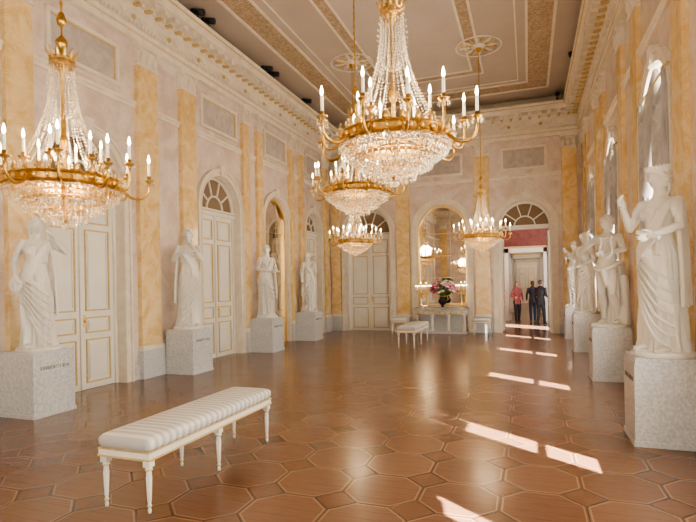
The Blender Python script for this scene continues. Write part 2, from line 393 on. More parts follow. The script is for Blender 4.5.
for a,b in [(15.75,16.15),(14.85,15.2),(12.8,13.15),(11.75,12.1),(9.55,9.95),(8.3,8.75),(6.05,6.45),(4.95,5.3),(2.5,3.0),(-.3,.2)]: pilaster(mb,PR,a,b,n=.07)
mb.obj('trim_pilasters_right')
mb=MB()
for c,h in FILLW: archi(mb,PF,c,h,3.6,.85); mb.pbox(PF,c-h-.13,c+h+.13,.78,.87,-.1,.1,'stone')
for a,b in [(-6.1,-5.6),(-4.2,-3.7),(-1.3,-.8)]: pilaster(mb,PF,a,b)
string(mb,PF,WL,WR); mb.obj('trim_pilasters_front')
mb=MB(); mb.pbox(PR,WF,WB,0,.3,0,.035,'ped'); mb.obj('baseboard_right')

k=1
for c,h in LD:
    if abs(c-12.35)<.01: continue
    door('door_%d'%k,PL,c,h,Hd); k+=1
door('door_%d'%k,PB,BO[0][0],BO[0][1],Hd)
def mirror(name,P,c,hw,zs,z0,n,wn=.45):
    mb=MB(); q=28
    vs=[P(c-hw,z0,n)]+[P(c-hw*math.cos(pi*i/q),zs+hw*math.sin(pi*i/q),n) for i in range(q+1)]+[P(c+hw,z0,n)]
    mb.add(vs,[tuple(range(len(vs)))],'mirror')
    band(mb,P,c,hw-.06,hw,zs,z0,n,n+.06,'gold'); mb.pbox(P,c-hw,c+hw,z0,z0+.07,n,n+.06,'gold')
    for u in (c-hw/3,c+hw/3): mb.pbox(P,u-.008,u+.008,z0+.07,zs+hw*.92,n,n+.012,'goldpaint')
    z=z0+.9
    while z<zs+.1: mb.pbox(P,c-hw+.06,c+hw-.06,z-.008,z+.008,n,n+.012,'goldpaint'); z+=wn*1.6
    return mb.obj(name)
mirror('arched_mirror',PL,12.35,.68,Hd+.0,.0,-.12)
mirror('arched_mirror',PB,BO[1][0],BO[1][1],Hd,.86,-.12)
mb=MB(); c,h=BO[2]
fan(mb,PB,c,h,Hd,-.12); mb.pbox(PB,c-h,c+h,Hd-.1,Hd+.03,-.2,-.05,'white')
mb.pbox(PB,c-h,c-h+.05,0,Hd,-.25,-.05,'white'); mb.pbox(PB,c+h-.05,c+h,0,Hd,-.25,-.05,'white')
PO=lambda u,z,n:(c-h+.09+n,WB+.47+u,z)
dleaf(mb,PO,0,.64,.02,Hd-.12,0)
PO2=lambda u,z,n:(c+h-.09-n,WB+.47+u,z)
dleaf(mb,PO2,0,.64,.02,Hd-.12,0)
mb.obj('door_%d'%(k+1))

wi=0
for P,lst in ((PR,RW),(PF,FILLW)):
  for (c,h) in lst:
    wi+=1
    mb=MB(); n=-.38
    band(mb,P,c,h-.07,h,3.6,.85,n,n+.06,'white'); mb.pbox(P,c-h,c+h,.85,.93,n,n+.06,'white')
    mb.pbox(P,c-.03,c+.03,.9,3.6+h,n,n+.05,'white')
    for z in (1.7,2.6,3.55): mb.pbox(P,c-h,c+h,z-.02,z+.02,n,n+.045,'white')
    mb.obj('window_%d'%wi)  # the front-wall windows are added only to let in fill light
    mb=MB(); g=.17
    def sheet(u0,u1,z0,z1):
        nn=40; vs=[];fs=[]
        for a in range(nn+1):
            u=u0+(u1-u0)*a/nn; w=.015*math.sin(a*1.3)
            vs+= [P(u,z0,n+.12+w),P(u,z1,n+.12+w)]
        for a in range(nn): fs.append((2*a,2*a+2,2*a+3,2*a+1))
        mb.add(vs,fs,'sheer',True)
    gap = P is PR and c>1
    halfdisc(mb,P,c,h-.02,3.6,n+.12,'sheer')
    if gap:
        gc=c-.1-.12
        if c<2: gc=c+.52
        sheet(c-h,gc-g,.86,3.62); sheet(gc+g,c+h,.86,3.62); sheet(gc-g,gc+g,2.3,3.62)
    else: sheet(c-h,c+h,.86,3.62)
    mb.obj('sheer_blind')
    if P is PF: continue
    mb=MB()
    for sgn in (-1,1):
        for r_ in range(6):
            pts=[]
            for t in range(9):
                q=t/8; u=c+sgn*(h*1.0*q); pts.append(P(u,4.02-.10*r_-(.38+.1*r_)*math.sin(pi*q)+.22*(1-q),.03+.05*math.sin(pi*q)))
            mb.tube(pts,[.035,.05,.06,.065,.07,.065,.06,.05,.035],'curtain',8,sub=2)
        R=[]
        for t in range(22):
            q=t/21; z=4.05-2.0*q; w=.05+.09*q; row=[]
            for j in range(48):
                th=2*pi*j/48; f=1+.34*math.sin(7*th+q*2)
                row.append(P(c+sgn*(h-.08)+w*f*math.cos(th),z+.1*math.cos(th)*sgn*q,.05+.05*f*math.sin(th)))
            R.append(row)
        mb.rings(R,'curtain',True,True)
    mb.tube([P(c-h-.1,4.02,.08),P(c+h+.1,4.02,.08)],.02,'goldpaint',8,sub=1)
    mb.obj('swag_curtain')

# ------------------------------------------------------------ chandelier
def chandelier_meshes():
    g=MB(); c=MB(); k=MB(); b=MB()
    rb=.43
    g.lathe([(0,-.31),(.02,-.30),(.035,-.27),(.015,-.24),(.02,-.1),(.05,-.05),(.02,0),(.018,.3),(.045,.36),(.02,.42),(.014,.9),(.05,.98),(.09,1.02),(.10,1.04),(.05,1.07),(.025,1.10),(.04,1.15),(.05,1.18),(.02,1.22),(0,1.25)],'bronze',16)
    def ring(r,z,h,w,kk='bronze'):
        pr=[(r-w,z-h/2),(r,z-h/2),(r+w*.6,z-h*.35),(r,z-h*.2),(r,z+h*.2),(r+w*.6,z+h*.35),(r,z+h/2),(r-w,z+h/2)]
        R=[[(q*math.cos(2*pi*j/64),q*math.sin(2*pi*j/64),zz) for q,zz in pr] for j in range(64)]
        g.rings(R,kk,False,False,None,True)
    ring(rb,0,.095,.02); ring(.30,.03,.03,.012); ring(.30,-.13,.025,.012); ring(.17,-.22,.022,.012); ring(.09,1.0,.05,.012)
    for j in range(32):
        a=2*pi*j/32; g.ell(((rb+.012)*math.cos(a),(rb+.012)*math.sin(a),0),(.014,.014,.02),'gold',8,5)
    for j in range(24):
        a=2*pi*j/24; d=Vector((math.cos(a),math.sin(a),0)); e=Vector((-d.y,d.x,0))
        R=[[d*(rb+.01*math.sin(t))+e*w+Vector((0,0,.04+t*.022)),d*(rb+.014)+Vector((0,0,.04+t*.022)),d*(rb+.01*math.sin(t))-e*w+Vector((0,0,.04+t*.022))] for t,w in enumerate((.02,.03,.02,.004))]
        g.rings(R,'gold',True,True)
        if j%2==0:
            R=[[d*(.09+.03*t*t/9)+e*w+Vector((0,0,1.02+t*.03)),d*(.1+.03*t*t/9)+Vector((0,0,1.02+t*.03)),d*(.09+.03*t*t/9)-e*w+Vector((0,0,1.02+t*.03))] for t,w in enumerate((.015,.022,.015,.003))]
            g.rings(R,'gold',True,True)
    for j in range(8):
        a=2*pi*j/8; g.tube([(0,0,0),(rb*math.cos(a),rb*math.sin(a),0)],.007,'bronze',6,sub=1)
    def candle(x,y,z):
        g.lathe([(0,z-.05),(.012,z-.04),(.012,z-.02),(.038,z),(.042,z+.008),(.014,z+.012),(.018,z+.04),(0,z+.04)],'bronze',12,c=(x,y))
        k.lathe([(0,z+.03),(.0115,z+.03),(.0115,z+.15),(.006,z+.155)],'candle',8,c=(x,y))
        b.lathe([(.0,z+.152),(.008,z+.16),(.0125,z+.178),(.009,z+.20),(.003,z+.225),(0,z+.228)],'bulb',8,c=(x,y))
        for q in range(8):
            aa=2*pi*q/8; c.octa((x+.04*math.cos(aa),y+.04*math.sin(aa),z-.03),.006,.022,'crystal')
    for j in range(12):
        a=2*pi*(j+.5)/12; ca,sa=math.cos(a),math.sin(a)
        if j%2: pr=[(rb,-.01),(rb+.07,-.07),(rb+.15,-.08),(.64,-.03),(.65,.03)]
        else: pr=[(rb,.0),(rb+.04,-.05),(rb+.10,-.05),(rb+.13,.03),(rb+.13,.10)]
        g.tube([(r*ca,r*sa,z) for r,z in pr],[.013,.014,.012,.010,.009],'bronze',8)
        g.tube([((rb+.03+.03*math.cos(t))*ca,(rb+.03+.03*math.cos(t))*sa,-.02+.03*math.sin(t)) for t in (0,1.2,2.4,3.6,4.8)],[.008,.008,.007,.006,.004],'gold',6)
        candle(pr[-1][0]*ca,pr[-1][0]*sa,pr[-1][1]+.05)
    for j in range(6):
        a=2*pi*j/6; ca,sa=math.cos(a)*.27,math.sin(a)*.27
        g.tube([(ca,sa,.03),(ca*1.1,sa*1.1,.07),(ca*1.05,sa*1.05,.14)],.008,'bronze',6); candle(ca*1.05,sa*1.05,.19)
    def strand(p0,p1,sag,n,r,ins=0):
        p0=Vector(p0);p1=Vector(p1)
        for i in range(n+1):
            t=i/n; p=p0.lerp(p1,t); s=4*t*(1-t)
            d=Vector((p.x,p.y,0)); 
            p=p-Vector((0,0,sag*s))-(d.normalized()*ins*s if d.length>0 else d)
            c.octa(p,r*(1+.35*(i%3==0)),r*1.25,'crystal')
    for j in range(22):
        a=2*pi*j/22; ca,sa=math.cos(a),math.sin(a)
        strand((rb*.93*ca,rb*.93*sa,.03),(.09*ca,.09*sa,1.0),.0,42,.0075,.09)
    for j in range(10):
        a=2*pi*j/10; ca,sa=math.cos(a),math.sin(a)
        strand((.10*ca,.10*sa,.99),(.02*ca,.02*sa,.55),.08,14,.007,-.05)
    for j in range(24):
        a=2*pi*j/24;a2=2*pi*(j+1)/24
        strand((rb*1.03*math.cos(a),rb*1.03*math.sin(a),-.03),(rb*1.03*math.cos(a2),rb*1.03*math.sin(a2),-.03),.045,8,.007)
    def drops(r,z,n,rows,sz,h):
        for j in range(n):
            a=2*pi*(j+.5*(rows%2))/n
            for q in range(rows):
                rr=r*(1-.03*q); c.octa((rr*math.cos(a),rr*math.sin(a),z-q*h*1.7-h),sz,h,'crystal')
    drops(rb-.01,-.045,56,2,.010,.024); drops(.37,-.075,46,2,.010,.024); drops(.30,-.14,38,2,.010,.026); drops(.24,-.17,30,2,.010,.024); drops(.17,-.225,24,2,.010,.026); drops(.09,-.25,14,2,.010,.024)
    drops(.30,.02,36,2,.009,.022)
    for j in range(36):
        a=2*pi*j/36; ca,sa=math.cos(a),math.sin(a)
        strand((rb*.97*ca,rb*.97*sa,-.06),(.05*ca,.05*sa,-.27),.05,14,.0085,-.03)
    c.ell((0,0,-.335),(.03,.03,.03),'crystal',10,8)
    return g.mesh('gilt_frame'),c.mesh('crystals'),k.mesh('candles'),b.mesh('flame_bulbs')
cg,cc,ck,cb=chandelier_meshes()
for i,(x,y,z,s) in enumerate(CH):
    E=empty('chandelier',(x,y,z),(0,0,.13*i),(s,s,s))
    for nm,me in (('gilt_frame',cg),('crystals',cc),('candles',ck),('flame_bulbs',cb)): mk(nm,me,E)
    r=MB(); top=(H-.06-z)/s
    r.tube([(0,0,1.22),(0,0,top)],.008,'bronze',8,sub=1); r.lathe([(0,1.3),(.03,1.32),(.04,1.36),(.02,1.42),(0,1.44)],'bronze',12)
    zz=1.5
    while zz<top-.1: r.ell((0,0,zz),(.014,.014,.03),'bronze',6,5); zz+=.09
    r.lathe([(0,top-.1),(.03,top-.09),(.07,top-.02),(.08,top),(0,top)],'bronze',16)
    r.obj('suspension_rod',E)
    ld=bpy.data.lights.new('chandelier_glow','POINT'); ld.energy=50; ld.color=(1,.77,.50); ld.shadow_soft_size=.25
    lo=bpy.data.objects.new('chandelier_glow',ld); sc.collection.objects.link(lo); lo.parent=E; lo.location=(0,0,.28)

# ------------------------------------------------------------ bench
def bench_mesh(Lx,Ly,hh=.53):
    b=MB(); ax,ay=Lx/2,Ly/2
    b.box((-ax,-ay,hh-.15),(ax,ay,hh-.09),'white')
    b.box((-ax-.006,-ay-.006,hh-.152),(ax+.006,ay+.006,hh-.138),'goldpaint'); b.box((-ax-.005,-ay-.005,hh-.098),(ax+.005,ay+.005,hh-.088),'goldpaint')
    R=[]
    for z,i in ((hh-.09,.005),(hh-.06,-.012),(hh-.02,-.012),(hh,.004),(hh+.012,.03),(hh+.02,.09)):
        row=[]; rr=.045
        for cx,cy,a0 in ((ax,ay,0),(-ax,ay,90),(-ax,-ay,180),(ax,-ay,270)):
            for t in range(6):
                a=math.radians(a0+t*18); sx=1 if cx>0 else -1; sy=1 if cy>0 else -1
                row.append((cx-sx*(rr+i)+rr*math.cos(a),cy-sy*(rr+i)+rr*math.sin(a),z))
        R.append(row)
    b.rings(R,'silk',True,True)
    n=3 if Ly>1 else 2
    for sx in (-1,1):
        for j in range(n):
            x=sx*(ax-.035); y=-ay+.035+(2*ay-.07)*j/(n-1)
            b.box((x-.028,y-.028,hh-.2),(x+.028,y+.028,hh-.09),'white')
            b.lathe([(0,0),(.011,0),(.014,.02),(.009,.035),(.016,.05),(.011,.06),(.020,hh-.25),(.017,hh-.235),(.026,hh-.22),(.021,hh-.2),(0,hh-.2)],'white',12,c=(x,y))
            b.lathe([(.017,.045),(.0175,.05),(.017,.055)],'goldpaint',12,c=(x,y)); b.lathe([(.0265,hh-.225),(.028,hh-.22),(.0265,hh-.215)],'goldpaint',12,c=(x,y))
            b.ell((x+sx*.029,y,hh-.145),(.006,.018,.018),'goldpaint',8,6)
            for q in range(8):
                a=2*pi*q/8; b.tube([(x+.0125*math.cos(a),y+.0125*math.sin(a),.08),(x+.0198*math.cos(a),y+.0198*math.sin(a),hh-.27)],.0025,'white',4,sub=1)
    return b.mesh('upholstered_bench')
bm_=bench_mesh(.46,1.78)
mk('upholstered_bench',bm_,None,(-2.76,3.74,0),(0,0,0)); mk('upholstered_bench',bm_,None,(-2.85,13.0,0),(0,0,0))
sm_=bench_mesh(.5,.5,.5)
mk('upholstered_stool',sm_,None,(-1.35,15.85,0)); mk('upholstered_stool',sm_,None,(-3.9,15.8,0))

# ------------------------------------------------------------ pedestals
def ped(h,w=.6):
    p=MB(); a=w/2
    p.box((-a-.012,-a-.012,0),(a+.012,a+.012,.05),'ped'); p.box((-a,-a,.05),(a,a,h-.05),'ped')
    p.box((-a+.01,-a+.01,h-.05),(a-.01,a-.01,h),'ped')
    u=-.2
    while u<.2:
        wd=random.choice((.014,.020,.026)); t=random.random(); zz=h*.72
        p.box((u,-a-.003,zz),(u+.006,-a,zz+.045),'letter')
        if t>.3: p.box((u+wd-.006,-a-.003,zz),(u+wd,-a,zz+.045),'letter')
        if t<.8: p.box((u,-a-.003,zz+(.039 if t<.5 else .02)),(u+wd,-a,zz+(.045 if t<.5 else .026)),'letter')
        u+=wd+.014
    return p.mesh('statue_pedestal')
LP=[4.83,7.97,11.0,13.52]; RP=[5.72,9.05,12.5,15.2]
pm=ped(.82); pr_=ped(.84,.56)
for y in LP: mk('statue_pedestal',pm,None,(-6.07,y,0),(0,0,pi/2))
for y in RP: mk('statue_pedestal',pr_,None,(1.22,y,0),(0,0,-pi/2))

# ------------------------------------------------------------ statues
def hand(b,w,d,nrm,k='statue',s=1.0,curl=.5):
    w=Vector(w); d=Vector(d).normalized(); nrm=Vector(nrm); nrm=(nrm-d*nrm.dot(d)).normalized(); e=d.cross(nrm)
    b.tube([w-d*.01,w+d*.03*s,w+d*.08*s],[.024*s,.036*s,.034*s],k,10,flat=.55)
    for i,l in enumerate((.068,.078,.072,.055)):
        o=(i-1.5)*.0195*s; p=w+d*.078*s+e*o
        p1=p+(d*math.cos(curl*.5)+nrm*math.sin(curl*.5))*l*.5*s+e*(i-1.5)*.002; p2=p1+(d*math.cos(curl*1.3)+nrm*math.sin(curl*1.3))*l*.3*s+e*(i-1.5)*.002; p3=p2+(d*math.cos(curl*2)+nrm*math.sin(curl*2))*l*.25*s
        b.tube([p-d*.02*s,p,p1,p2,p3],[.0092*s,.0092*s,.0085*s,.008*s,.006*s],k,8,sub=2)
    p=w+d*.03*s-e*.03*s
    b.tube([w+d*.015*s-e*.01*s,p,p+(d*.7-e*.6+nrm*.3)*.035*s,p+(d*1.0-e*.5+nrm*.5)*.06*s],[.014*s,.012*s,.010*s,.007*s],k,8,sub=2)
def headfn(d,v):
    x,y,z=d.x,d.y,d.z; v=v.copy()
    if z<0: v.x*=1-.28*z*z; v.y*=1-.1*z*z
    if y<0:
        f=min(1,-y*1.6)
        def gs(cx,cz,sx,sz): return math.exp(-((x-cx)/sx)**2-((z-cz)/sz)**2)*f
        v.y+= .024*(gs(.32,.08,.2,.13)+gs(-.32,.08,.2,.13))
        v.y-= .009*(gs(.32,.05,.11,.07)+gs(-.32,.05,.11,.07))
        v.y-= .011*gs(0,.27,.55,.09)
        v.y-= .030*gs(0,-.17,.11,.10)+.017*gs(0,.05,.09,.2)
        v.y-= .012*gs(0,-.44,.22,.05)+.012*gs(0,-.56,.18,.05)
        v.y+= .007*gs(0,-.495,.22,.025)+.006*gs(0,-.66,.2,.05)
        v.y-= .014*gs(0,-.80,.25,.14)
    return v
def fold(th,z,ph,n=9):
    b=math.sin((2*n-1)*th+ph*2-1.4*z); c=math.sin(5*th+ph*.7+.6*z)
    a=1-2*abs(math.sin(.5*(n*th+1.2*math.sin(2*th+ph)+ph+1.1*z)))
    return .6*a+.25*b+.3*c
def statue(name,loc,rotz,scale,RA,LA,turn=0,ph=0,vox=.011,male=False,crown=False,prop=None,headtilt=0,knee=1):
    b=MB(); k='statue'
    b.lathe([(.0,0),(.27,0),(.27,.035),(.25,.05),(0,.05)],k,28)
    z0=.045
    def up(v): return (v[0],v[1],v[2]+z0)
    sw=.035*knee
    def torso(sec):
        R=[]
        for z,cx,cy,rx,ry in sec:
            R.append([up((cx+rx*math.cos(2*pi*j/28),cy+ry*math.sin(2*pi*j/28)-( .012*math.cos(2*pi*j/28*2) if 1.2<z<1.4 else 0),z)) for j in range(28)])
        b.rings(R,k,True,True)
    mw=1.08 if male else 1
    torso([(.8,-sw,0,.15,.11),(.88,-sw,.01,.175,.13),(.96,-sw,.01,.17,.125),(1.05,-sw*.6,0,.145*mw,.105),(1.13,-sw*.3,0,.128*mw,.095),(1.22,0,0,.142*mw,.105),(1.32,sw*.2,-.005,.162*mw,.118),(1.40,sw*.3,0,.17*mw,.105),(1.45,sw*.2,.005,.14*mw,.08),(1.49,0,.005,.075,.06),(1.54,0,0,.054,.055),(1.62,0,-.01,.05,.055)])
    if male:
        for s in(-1,1): b.ell(up((s*.075,-.085,1.35)),(.075,.035,.05),k)
    else:
        for s in(-1,1): b.ell(up((s*.072,-.095,1.315)),(.058,.05,.055),k)
    rt=Matrix.Rotation(turn,3,'Z')@Matrix.Rotation(headtilt,3,'X')
    hc=Vector(up((0,-.015,1.655)))
    b.ell(hc,(.075,.092,.112),k,48,36,rot=rt,fn=headfn)
    def hairfn(d,v):
        v=v.copy(); 
        w=1+.07*math.sin(14*math.atan2(d.x,d.z+.3))*math.cos(7*d.y)
        v*=w
        if d.y<-.25 and d.z<.58: v*= .70
        if d.z<-.45: v*=.8
        return v
    b.ell(hc+rt@Vector((0,.014,.014)),(.096,.106,.120),k,44,30,rot=rt,fn=hairfn)
    if not male: b.ell(hc+rt@Vector((0,.12,.005)),(.05,.055,.047),k,16,10); 
    for s in (-1,1):
        b.tube([hc+rt@Vector(q) for q in ((s*.012,-.085,.088),(s*.05,-.072,.066),(s*.08,-.035,.03),(s*.088,.01,-.01),(s*.07,.06,-.035))],[.014,.02,.022,.02,.016],k,8)
        b.tube([hc+rt@Vector(q) for q in ((s*.05,.07,-.05),(s*.065,.05,-.11),(s*.075,.0,-.17))],[.018,.016,.009],k,8)
        b.ell(hc+rt@Vector((s*.078,.01,-.015)),(.012,.018,.028),k,8,6)
    if crown:
        for t in range(20):
            a=2*pi*t/20; p=hc+rt@Vector((.094*math.cos(a),.014+.106*math.sin(a),.075+.02*math.sin(a)*-1)); 
            q=hc+rt@Vector((.104*math.cos(a),.014+.116*math.sin(a),.135)); b.tube([p,p.lerp(q,.6),q],[.018,.017,.004],k,6,sub=1)
        b.tube([hc+rt@Vector((.094*math.cos(2*pi*t/20),.014+.108*math.sin(2*pi*t/20),.07)) for t in range(20)],.013,k,8,sub=1,closed=True)
    ends=[]
    for s,(el,wr) in ((-1,RA),(1,LA)):
        sh=Vector(up((s*(.172 if not male else .19),.0,1.42))); el=Vector(up(el)); wr=Vector(up(wr)); am=1.12 if male else 1
        b.ell(sh,(.056*am,.055,.058),k)
        b.tube([sh,sh.lerp(el,.35),el],[.052*am,.048*am,.037*am],k,12); b.ell(el,(.038*am,)*3,k)
        b.tube([el,el.lerp(wr,.3),wr],[.037*am,.040*am,.025],k,12)
        d=(wr-el).normalized(); nrm=Vector((-s,-.3,.2)) if abs(d.x)<.8 else Vector((0,0,1))
        hand(b,wr,d,nrm,k,1.05,.45); ends.append((el,wr,d))
        if not male:
            for q in range(3):
                o=Vector((0,.03*(q-1),0)); b.tube([sh+o+Vector((0,0,.03)),sh.lerp(el,.3)+o*1.4,sh.lerp(el,.5)+o*1.6+Vector((0,0,-.03))],[.03,.04,.022],k,8)
    if male:
        legs=[((-.09-sw,0,.88),(-.10,-.03,.50),(-.11,.03,.09)),((.085-sw,0,.88),(.13,-.10,.50),(.15,.04,.10))]
        for hp,kn,an in legs:
            hp,kn,an=[Vector(up(q)) for q in (hp,kn,an)]
            b.tube([hp,hp.lerp(kn,.35),kn],[.098,.09,.058],k,14); b.ell(kn+Vector((0,-.012,0)),(.052,.052,.06),k)
            b.tube([kn,kn.lerp(an,.35)+Vector((0,.015,0)),kn.lerp(an,.75),an],[.055,.063,.042,.036],k,12)
            b.tube([an+Vector((0,.03,-.05)),an+Vector((0,-.05,-.045)),an+Vector((0,-.14,-.068))],[.036,.04,.03],k,10,flat=.7)
        for s in(-1,1): b.ell(up((s*.075-sw,.075,.88)),(.085,.075,.09),k)
        b.tube([up((.2,.1,0)),up((.22,.1,.35)),up((.2,.1,.8))],[.10,.075,.07],k,10)
        R=[]
        for t in range(30):
            q=t/29; z=.02+1.0*q; R.append([up(((.05+.2*math.cos(th)*(1-.3*q))*(1+.0)+ .02*fold(th,z*3,ph,7),.11+.06*math.sin(th)+.02*fold(th,z*2,ph,7),z)) for th in [2*pi*j/60 for j in range(60)]])
        b.rings(R,k,True,True)
        b.tube([up(q) for q in ((-.2,-.06,.93),(-.05,-.15,.88),(.13,-.12,.93),(.2,.03,1.0),(.05,.15,1.0),(-.17,.1,.95),(-.2,-.06,.93))],[.035,.045,.045,.04,.035,.035,.035],k,10)
        b.tube([up(q) for q in ((.02,-.15,.9),(.05,-.15,.72),(.04,-.12,.6))],[.05,.05,.015],k,10)
    else:
        R=[]; nz=56
        for t in range(nz):
            q=t/(nz-1); z=.0+1.14*q
            def ip(tab):
                for (a,va),(c_,vc) in zip(tab,tab[1:]):
                    if z<=c_: return va+(vc-va)*(z-a)/(c_-a)
                return tab[-1][1]
            rx=ip([(0,.225),(.1,.205),(.5,.185),(.75,.185),(.92,.185),(1.05,.15),(1.14,.13)]); ry=ip([(0,.19),(.1,.17),(.5,.15),(.9,.145),(1.05,.112),(1.14,.1)])
            A=ip([(0,.25),(.5,.21),(.9,.11),(1.14,.06)]); row=[]
            for j in range(132):
                th=2*pi*j/132; f=fold(th,z*2.2,ph); 
                dk=math.atan2(math.sin(th-(-pi/2+.5*knee)),math.cos(th-(-pi/2+.5*knee)))
                kb=math.exp(-(dk/.42)**2)*(math.exp(-((z-.52)/.2)**2)); thigh=math.exp(-(dk/.45)**2)*(1 if .45<z<.95 else 0)
                g=1+A*f*(1-.75*kb)*(1-.5*thigh)+.34*kb
                row.append(up((-sw*min(1,z)+rx*g*math.cos(th),ry*g*math.sin(th)+.02*(1-z),z)))
            R.append(row)
        b.rings(R,k,True,True)
        R=[]
        for t in range(26):
            q=t/25; z=.90+.48*q; rx=.185-.075*math.sin(pi*min(1,q*1.05)*.62)+ .05*max(0,q-.6)*2; ry=.155-.055*math.sin(pi*q*.6)+.05*max(0,q-.6)
            if q<.06: rx*=.93;ry*=.93
            row=[]
            for j in range(100):
                th=2*pi*j/100; f=fold(th,z*1.5,ph+2,8); A=.15*(1-q)+.07
                row.append(up((-sw*(1-q)+rx*(1+A*f)*math.cos(th),ry*(1+A*f)*math.sin(th)-.008,z+.03*math.sin(3*th+ph)*(1-q))))
            R.append(row)
        b.rings(R,k,True,True)
        b.tube([up((-sw*.3+.142*math.cos(2*pi*j/16),.108*math.sin(2*pi*j/16),1.16)) for j in range(16)],.012,k,6,sub=1,closed=True)
        s=knee
        for q in range(5):
            o=q*.026
            b.tube([up(p) for p in ((s*.15,.06,1.46-o*.2),(s*.13,-.07-.01*q,1.42-o),(s*.04+o*.3,-.135,1.27-o*1.3),(-s*.07,-.14,1.10-o*1.5),(-s*.17,-.09,.98-o*1.6),(-s*.215,.04,.92-o),(-s*.10,.16,.95))],[.018,.021,.019,.019,.021,.021,.018],k,8)
        for q in range(7):
            b.tube([up(p) for p in ((-s*.2,-.06,.96-.05*q),(-s*.06,-.165-.006*q,.88-.075*q),(s*.08,-.175-.008*q,.76-.10*q),(s*.19,-.08,.66-.105*q))],[.010,.017,.015,.008],k,8)
        for q in range(6):
            b.tube([up(p) for p in ((s*.15,.09-.026*q,1.43),(s*(.175+.006*q),.10-.028*q,1.2),(s*(.195+.008*q),.10-.03*q,.8),(s*(.205+.008*q),.11-.032*q,.44+.02*math.sin(q*2)))],[.022,.022,.023,.020],k,8)
        for x in (-.09,.1): b.tube([up((x,-.10,.03)),up((x*1.1,-.19,.03)),up((x*1.2,-.245,.018))],[.045,.038,.025],k,10,flat=.7)
    (re,rw,rd),(le,lw,ldd)=ends
    if prop=='mask':
        b.ell(rw+Vector((0,-.03,-.13)),(.08,.05,.11),k,20,14,fn=headfn)
    if prop=='scroll':
        b.tube([lw+ldd*.07+Vector((-.1,0,.05)),lw+ldd*.07+Vector((.12,0,-.02))],[.022,.022],k,10,sub=1)
    if prop=='lyre':
        p=lw+Vector((.04,-.06,.02))
        for s in(-1,1): b.tube([p+Vector((0,0,-.1)),p+Vector((s*.11,0,-.02)),p+Vector((s*.08,0,.13)),p+Vector((s*.11,0,.25))],[.03,.022,.018,.014],k,8)
        b.tube([p+Vector((-.12,0,.22)),p+Vector((.12,0,.22))],.013,k,8,sub=1)
        for q in range(4): b.tube([p+Vector((-.045+.03*q,0,-.1)),p+Vector((-.045+.03*q,0,.22))],.005,k,5,sub=1)
    if prop=='flute':
        d=Vector((1,0,.1)).normalized(); b.tube([rw-d*.1+rd*.06,rw+d*.35+rd*.06],[.014,.014],k,8,sub=1)
    o=b.obj(name,None,loc,(0,0,rotz),(scale,)*3)
    r=o.modifiers.new('remesh','REMESH'); r.mode='VOXEL'; r.voxel_size=vox; r.use_smooth_shade=True
    s_=o.modifiers.new('smooth','SMOOTH'); s_.factor=.5; s_.iterations=1
    return o
SL=[((-.27,.02,1.18),(-.22,-.14,.98)),((.36,-.02,1.30),(.24,-.16,1.48))]
statue('muse_statue',(-6.05,4.83,.822),.70,.95,SL[0],SL[1],turn=.5,ph=.3,vox=.0065,prop='mask',knee=1)
statue('muse_statue',(-6.07,7.97,.822),.85,1.04,((-.27,-.06,1.2),(-.20,-.26,1.30)),((.22,-.12,1.2),(.04,-.2,1.42)),turn=-.3,ph=1.7,vox=.008,prop='flute',knee=-1)
statue('muse_statue',(-6.07,11.0,.822),.9,.98,((-.24,.0,1.17),(-.05,-.2,1.12)),((.25,-.03,1.17),(.16,-.24,1.12)),turn=-.4,ph=3.1,vox=.009,prop='scroll')
statue('muse_statue',(-6.07,13.52,.822),.9,.96,((-.25,.0,1.17),(-.27,-.1,.92)),((.25,-.05,1.18),(.1,-.2,1.36)),turn=.4,ph=4.0,vox=.010,knee=-1)
statue('muse_statue',(1.24,5.72,.842),-.85,1.02,((-.25,-.10,1.20),(-.19,-.27,1.40)),((.26,-.10,1.18),(.20,-.36,1.10)),turn=-.1,ph=5.2,vox=.0055,crown=True,headtilt=.12,knee=1,prop='scroll')
statue('apollo_statue',(1.22,9.05,.842),-.75,.98,((-.34,-.10,1.28),(-.20,-.24,1.46)),((.30,-.03,1.2),(.12,-.22,1.15)),turn=-.5,ph=.9,vox=.008,male=True,prop='lyre')
statue('muse_statue',(1.22,12.5,.842),-.8,1.0,((-.28,-.02,1.22),(-.30,-.22,1.36)),((.25,.0,1.17),(.12,-.2,1.05)),turn=-.2,ph=2.2,vox=.010,knee=-1)
statue('muse_statue',(1.22,15.2,.842),-.8,1.0,((-.25,-.02,1.2),(-.1,-.22,1.3)),((.25,.0,1.17),(.12,-.2,1.05)),turn=-.2,ph=2.9,vox=.010)

# ------------------------------------------------------------ console table, vase, candelabra
t=MB(); cx=BO[1][0]; y1=WB-.05; y0=y1-.55
t.box((cx-.85,y0-.02,.74),(cx+.85,y1,.80),'console'); t.box((cx-.8,y0+.02,.60),(cx+.8,y1,.74),'ped')
t.box((cx-.8,y0+.0,.60),(cx+.8,y0+.02,.62),'goldpaint'); t.box((cx-.8,y0+.0,.715),(cx+.8,y0+.02,.735),'goldpaint')
t.box((cx-.82,y0,0),(cx+.82,y1,.08),'ped'); t.box((cx-.70,y1-.12,.08),(cx+.70,y1,.60),'ped')
for x in (-.74,-.26,.26,.74):
    t.lathe([(0,.08),(.05,.08),(.055,.11),(.035,.14),(.042,.3),(.034,.52),(.055,.56),(.06,.6),(0,.6)],'white',14,c=(cx+x,y0+.08))
for i in range(9):
    t.ell((cx-.68+.17*i,y0+.018,.67),(.035,.012,.03),'goldpaint',8,6)
t.obj('console_table')
f=MB()
f.lathe([(0,0),(.09,0),(.09,.02),(.04,.04),(.035,.07),(.10,.13),(.13,.2),(.12,.26),(.07,.31),(.08,.35),(.105,.37),(.0,.36)],'vase',20)
